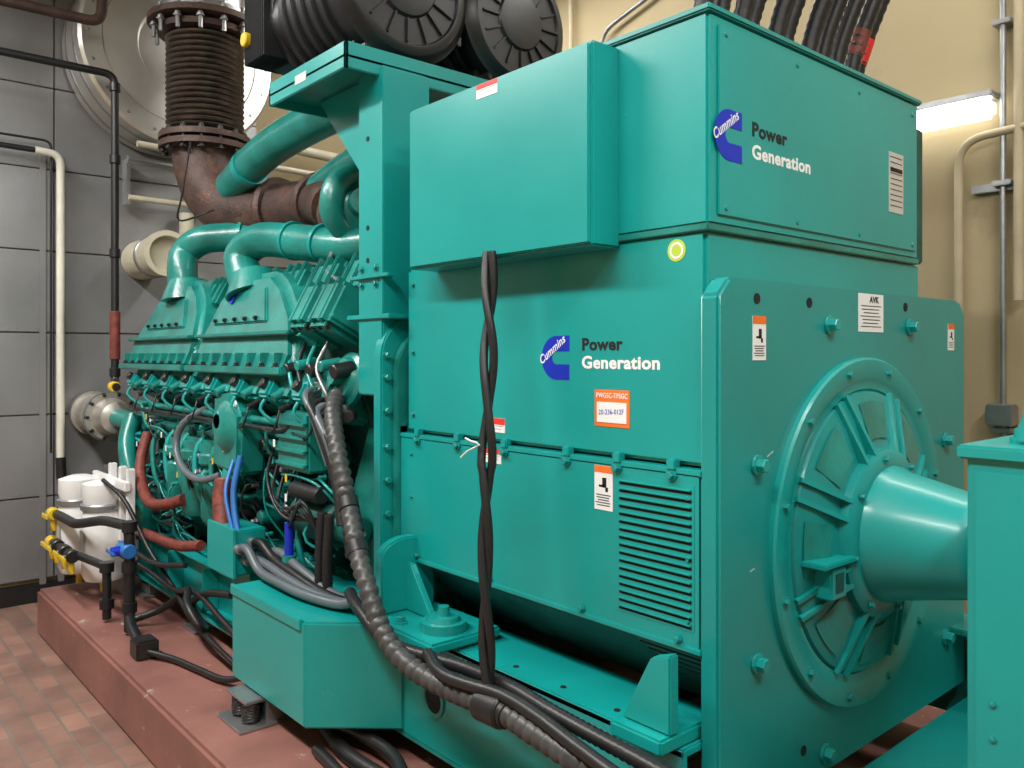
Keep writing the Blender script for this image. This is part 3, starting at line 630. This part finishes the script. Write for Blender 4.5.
for x,z in ((-5.45,.55),(-5.33,.55),(-5.42,.72),(-5.15,.55),(-5.0,.55)):
    cyl('valve_body',F,(x-.035,1.14,z),(x+.035,1.14,z),.036,YEL if x<-5.4 else BOLT,14); cyl('valve_stem',F,(x,1.14,z),(x,1.09,z),.010,STEEL,8)
    box('valve_handle',F,x-.01,x+.11,1.08,1.09,z-.013,z+.013,YEL,.003); cyl('valve_drop',F,(x,1.14,z-.02),(x,1.14,z-.10),.016,YEL,10)
for x,y,z in ((-4.34,1.25,.80),(-4.34,1.25,.60),(-4.34,1.25,.40),(-4.62,1.22,.55),(-4.62,1.22,.36)): lathe('elbow_fitting',F,[(0,.036),(.05,.036)],(x,y,z-.025),(0,0,1),BLKP,14)
cyl('blue_valve',F,(-4.42,1.24,.68),(-4.30,1.24,.68),.036,BLUEH,16); cyl('blue_cap',F,(-4.36,1.22,.68),(-4.36,1.17,.68),.024,BLUE,14); box('blue_lever',F,-4.42,-4.28,1.16,1.17,.672,.688,BLUEH,.003)
box('shutoff_body',F,-4.03,-3.92,1.16,1.26,.263,.35,BOLT,.01)
tube('rubber_hose',F,[(-4.45,1.3,.30),(-4.4,1.42,.34),(-4.3,1.48,.42),(-4.1,1.45,.50),(-3.9,1.38,.48),(-3.8,1.40,.40),(-3.9,1.46,.36),(-4.1,1.47,.42),(-3.9,1.47,.52),(-3.6,1.47,.58)],.018,BLK,10)
tube('rubber_hose_b',F,[(-3.95,1.2,.30),(-3.8,1.28,.285),(-3.6,1.32,.285),(-3.4,1.36,.29),(-3.28,1.44,.33)],.014,BLK,10)
tube('rubber_hose_c',F,[(-5.0,1.3,.95),(-4.8,1.36,.85),(-4.6,1.42,.62),(-4.3,1.46,.45),(-3.9,1.42,.38),(-3.4,1.42,.32)],.012,BLK,10)
tube('rubber_hose_d',F,[(-4.9,1.35,.55),(-4.6,1.42,.50),(-4.3,1.45,.46),(-4.0,1.46,.50),(-3.7,1.46,.45),(-3.3,1.44,.40)],.014,BLK,10)
H=empty('floor_hoses_and_shade')  # black hoses, partly added to stand in for the shadow on the plinth
tube('hose',H,[(-2.9,1.5,.29),(-2.5,1.42,.29),(-2.1,1.44,.29),(-1.8,1.40,.29),(-1.5,1.45,.29),(-1.0,1.45,.29)],.026,BLK,12)
tube('hose_b',H,[(-2.6,1.36,.285),(-2.2,1.34,.285),(-1.9,1.5,.285),(-1.5,1.36,.285),(-1.0,1.38,.285)],.02,BLK,12)
tube('hose_c',H,[(-2.7,1.45,.34),(-2.35,1.50,.32),(-2.0,1.38,.32),(-1.6,1.42,.33),(-1.0,1.42,.34)],.022,BLK,12)
V=empty('preheater_vessel')
lathe('shell',V,[(0,.10),(.02,.15),(.07,.15),(.07,.13),(.42,.13),(.42,.155),(.47,.155),(.47,.12),(.60,.10),(.62,.06)],(-6.23,1.55,1.25),(1,0,0),mat('vessel_silver',(.50,.48,.44),.38,.7,.2,8),36)
lathe('shell_flange',V,[(0,.165),(.03,.165)],(-5.80,1.55,1.25),(1,0,0),STEEL,36)
for q in range(10): hexb('bolt',V,(-5.77,1.55+.145*math.cos(q*.628),1.25+.145*math.sin(q*.628)),(1,0,0),.012,.02,BOLT)
cyl('outlet',V,(-5.62,1.55,1.25),(-5.3,1.6,1.22),.06,TEALD,20)
# wall pipes left
P1=empty('black_gas_pipe')
pipe('run',P1,[(-5.65,-.5,3.44),(-5.65,1.54,3.44),(-5.65,1.54,1.47),(-5.47,1.50,1.45)],.024,BLKP,bend=.07)
cyl('red_sleeve',P1,(-5.65,1.54,1.62),(-5.65,1.54,1.93),.032,REDT,16)
for z in (3.36,2.9,1.54,2.3): cyl('coupling',P1,(-5.65,1.54,z-.03),(-5.65,1.54,z+.03),.033,BLKP,16)
cyl('tee_valve',P1,(-5.62,1.52,1.45),(-5.50,1.50,1.45),.034,YEL,12)
P2=empty('white_drain_pipe')
pipe('run',P2,[(-6.12,1.18,2.99),(-6.12,1.33,2.98),(-6.12,1.33,.95)],.025,mat('offwhite_pipe',(.66,.64,.56),.45),bend=.08)
pipe('feed',P2,[(-6.12,-1.0,3.02),(-6.12,1.2,2.99)],.018,BLKP)
tube('black_tail',P2,[(-6.12,1.33,.97),(-6.11,1.34,.8),(-6.05,1.38,.62),(-5.9,1.45,.50)],.032,BLK)
pipe('thin_run',P2,[(-6.15,-1.0,3.09),(-6.15,1.28,3.07),(-6.15,1.28,1.0)],.008,BLKP,bend=.05)
P3=empty('rusty_overhead_pipe')
pipe('run',P3,[(-5.62,-1,3.70),(-5.62,1.45,3.74),(-5.62,1.52,4.95)],.032,RUST)
P5=empty('wall_service_pipes')
pipe('run_b',P5,[(-6.1,2.75,3.3),(-6.1,3.9,3.25)],.04,CREAM)
pipe('run_c',P5,[(-5.95,1.7,2.98),(-5.95,3.6,2.95)],.028,STEEL)
pipe('run_d',P5,[(-6.1,1.75,2.75),(-6.1,3.9,2.72)],.02,CREAM)
pipe('run_e',P5,[(-5.8,1.72,3.06),(-5.8,3.6,3.03)],.022,CREAM)
for y in (1.75,2.3,2.8): box('clevis_hanger',P5,-6.2,-6.10,y-.015,y+.015,2.7,3.02,STEEL,.003)
P4=empty('vent_duct_stub')
lathe('duct',P4,[(0,.14),(.5,.14),(.5,.155),(.56,.155),(.56,.12),(.5,.11)],(-6.24,1.88,2.33),(1,0,0),CREAM,32)
cyl('band',P4,(-5.95,1.88,2.33),(-5.90,1.88,2.33),.147,STEEL,32)
pipe('side_riser',P4,[(-6.1,2.15,2.4),(-6.1,2.15,2.68)],.05,CREAM)

# ---------------------------------------------------------------- back wall services
def conduit(nm,pts,r=.017,m=STEEL):
    o=empty(nm); pipe('tube',o,pts,r,m,bend=.12); return o
BEI=mat('painted_conduit',(.45,.38,.25),.55)
q=conduit('wall_conduit',[(-1.60,4.24,0.9),(-1.60,4.24,2.68),(-.9,4.24,2.72)],.02,BEI)
q=conduit('wall_conduit',[(-1.41,4.25,0.2),(-1.41,4.25,4.98)],.014,STEEL)
for z in (2.45,1.3,3.2): box('strap',q,-1.45,-1.37,4.22,4.3,z-.012,z+.012,STEEL,.003)
box('outlet_box',q,-1.47,-1.36,4.2,4.3,1.32,1.42,STEEL,.006)
q=conduit('wall_conduit',[(-1.34,4.24,1.9),(-1.34,4.24,4.98)],.022,BEI)
box('unistrut',q,-1.55,-1.0,4.26,4.3,2.42,2.46,STEEL,.003)
q=conduit('wall_conduit',[(-4.25,4.25,2.5),(-4.25,4.25,4.98)],.018,BEI)
q=conduit('wall_conduit',[(-3.95,4.25,2.5),(-3.95,4.25,3.9),(-3.2,4.25,4.1),(-1.8,4.25,4.1)],.015,STEEL)
Lf=empty('fluorescent_wall_light')
box('housing',Lf,-2.65,-1.43,4.16,4.29,2.85,2.88,STEEL,.005)
box('diffuser',Lf,-2.64,-1.44,4.14,4.27,2.76,2.85,LAMPW,.02)

# ---------------------------------------------------------------- foreground cabinet
B=empty('teal_equipment_cabinet')
box('body',B,-.672,.55,1.82,2.20,.263,1.45,TEAL,.006)
box('lid',B,-.687,.56,1.805,2.215,1.437,1.466,TEAL,.005)
box('front_door',B,-.655,.53,1.812,1.822,.30,1.415,TEAL,.004)
for z in (.95,.88,.5): hexb('door_screw',B,(-.62,1.812,z),(0,-1,0),.006,.005,TEALB)
lathe('lifting_boss',B,[(0,.022),(.012,.022),(.012,.014),(.03,.014)],(-.605,1.93,1.466),(0,0,1),TEAL,20)
extr('lifting_eye',B,[(-.61,1.466),(-.53,1.466),(-.53,1.60),(-.545,1.635),(-.565,1.62),(-.605,1.50)],'y',1.90,1.93,TEAL,.006)

# ---------------------------------------------------------------- lighting
def fixture(x,y,z,L,e,al='x'):
    o=empty('fluorescent_ceiling_light')
    if al=='x': box('tray',o,x-L/2,x+L/2,y-.12,y+.12,z,z+.06,STEEL,.004); box('tubes',o,x-L/2+.03,x+L/2-.03,y-.08,y+.08,z-.03,z-.001,LAMP,.01)
    else: box('tray',o,x-.12,x+.12,y-L/2,y+L/2,z,z+.06,STEEL,.004); box('tubes',o,x-.08,x+.08,y-L/2+.03,y+L/2-.03,z-.03,z-.001,LAMP,.01)
    for s in (-.4,.4):
        p=(x+s*L,y) if al=='x' else (x,y+s*L)
        cyl('hanger',o,(p[0],p[1],z+.05),(p[0],p[1],5.0),.006,STEEL,6)
    l=bpy.data.lights.new('lamp','AREA'); l.shape='RECTANGLE'; l.energy=e; l.color=(1,.98,.94)
    l.size=L if al=='x' else .3; l.size_y=.3 if al=='x' else L
    lo=bpy.data.objects.new('lamp',l); S.collection.objects.link(lo); lo.location=(x,y,z-.05); lo.parent=o
fixture(-1.2,-.6,4.1,2.4,122)
fixture(-4.2,-.4,4.1,2.4,165)
fixture(.9,1.2,4.1,2.4,105,'y')
fixture(-4.2,3.5,4.4,2.4,38)
fixture(-1.0,3.6,4.5,2.4,36)
w=bpy.data.worlds.new('w'); S.world=w; w.use_nodes=True
w.node_tree.nodes['Background'].inputs[0].default_value=(.6,.65,.7,1); w.node_tree.nodes['Background'].inputs[1].default_value=.3
# ---------------------------------------------------------------- camera
cd=bpy.data.cameras.new('camera'); co=bpy.data.objects.new('camera',cd); S.collection.objects.link(co)
cd.sensor_width=36; cd.lens=826/1024*36; cd.shift_y=-.0283; cd.clip_start=.05
co.location=(0,0,1.65); co.rotation_euler=(math.pi/2,0,math.radians(49.08))
S.camera=co
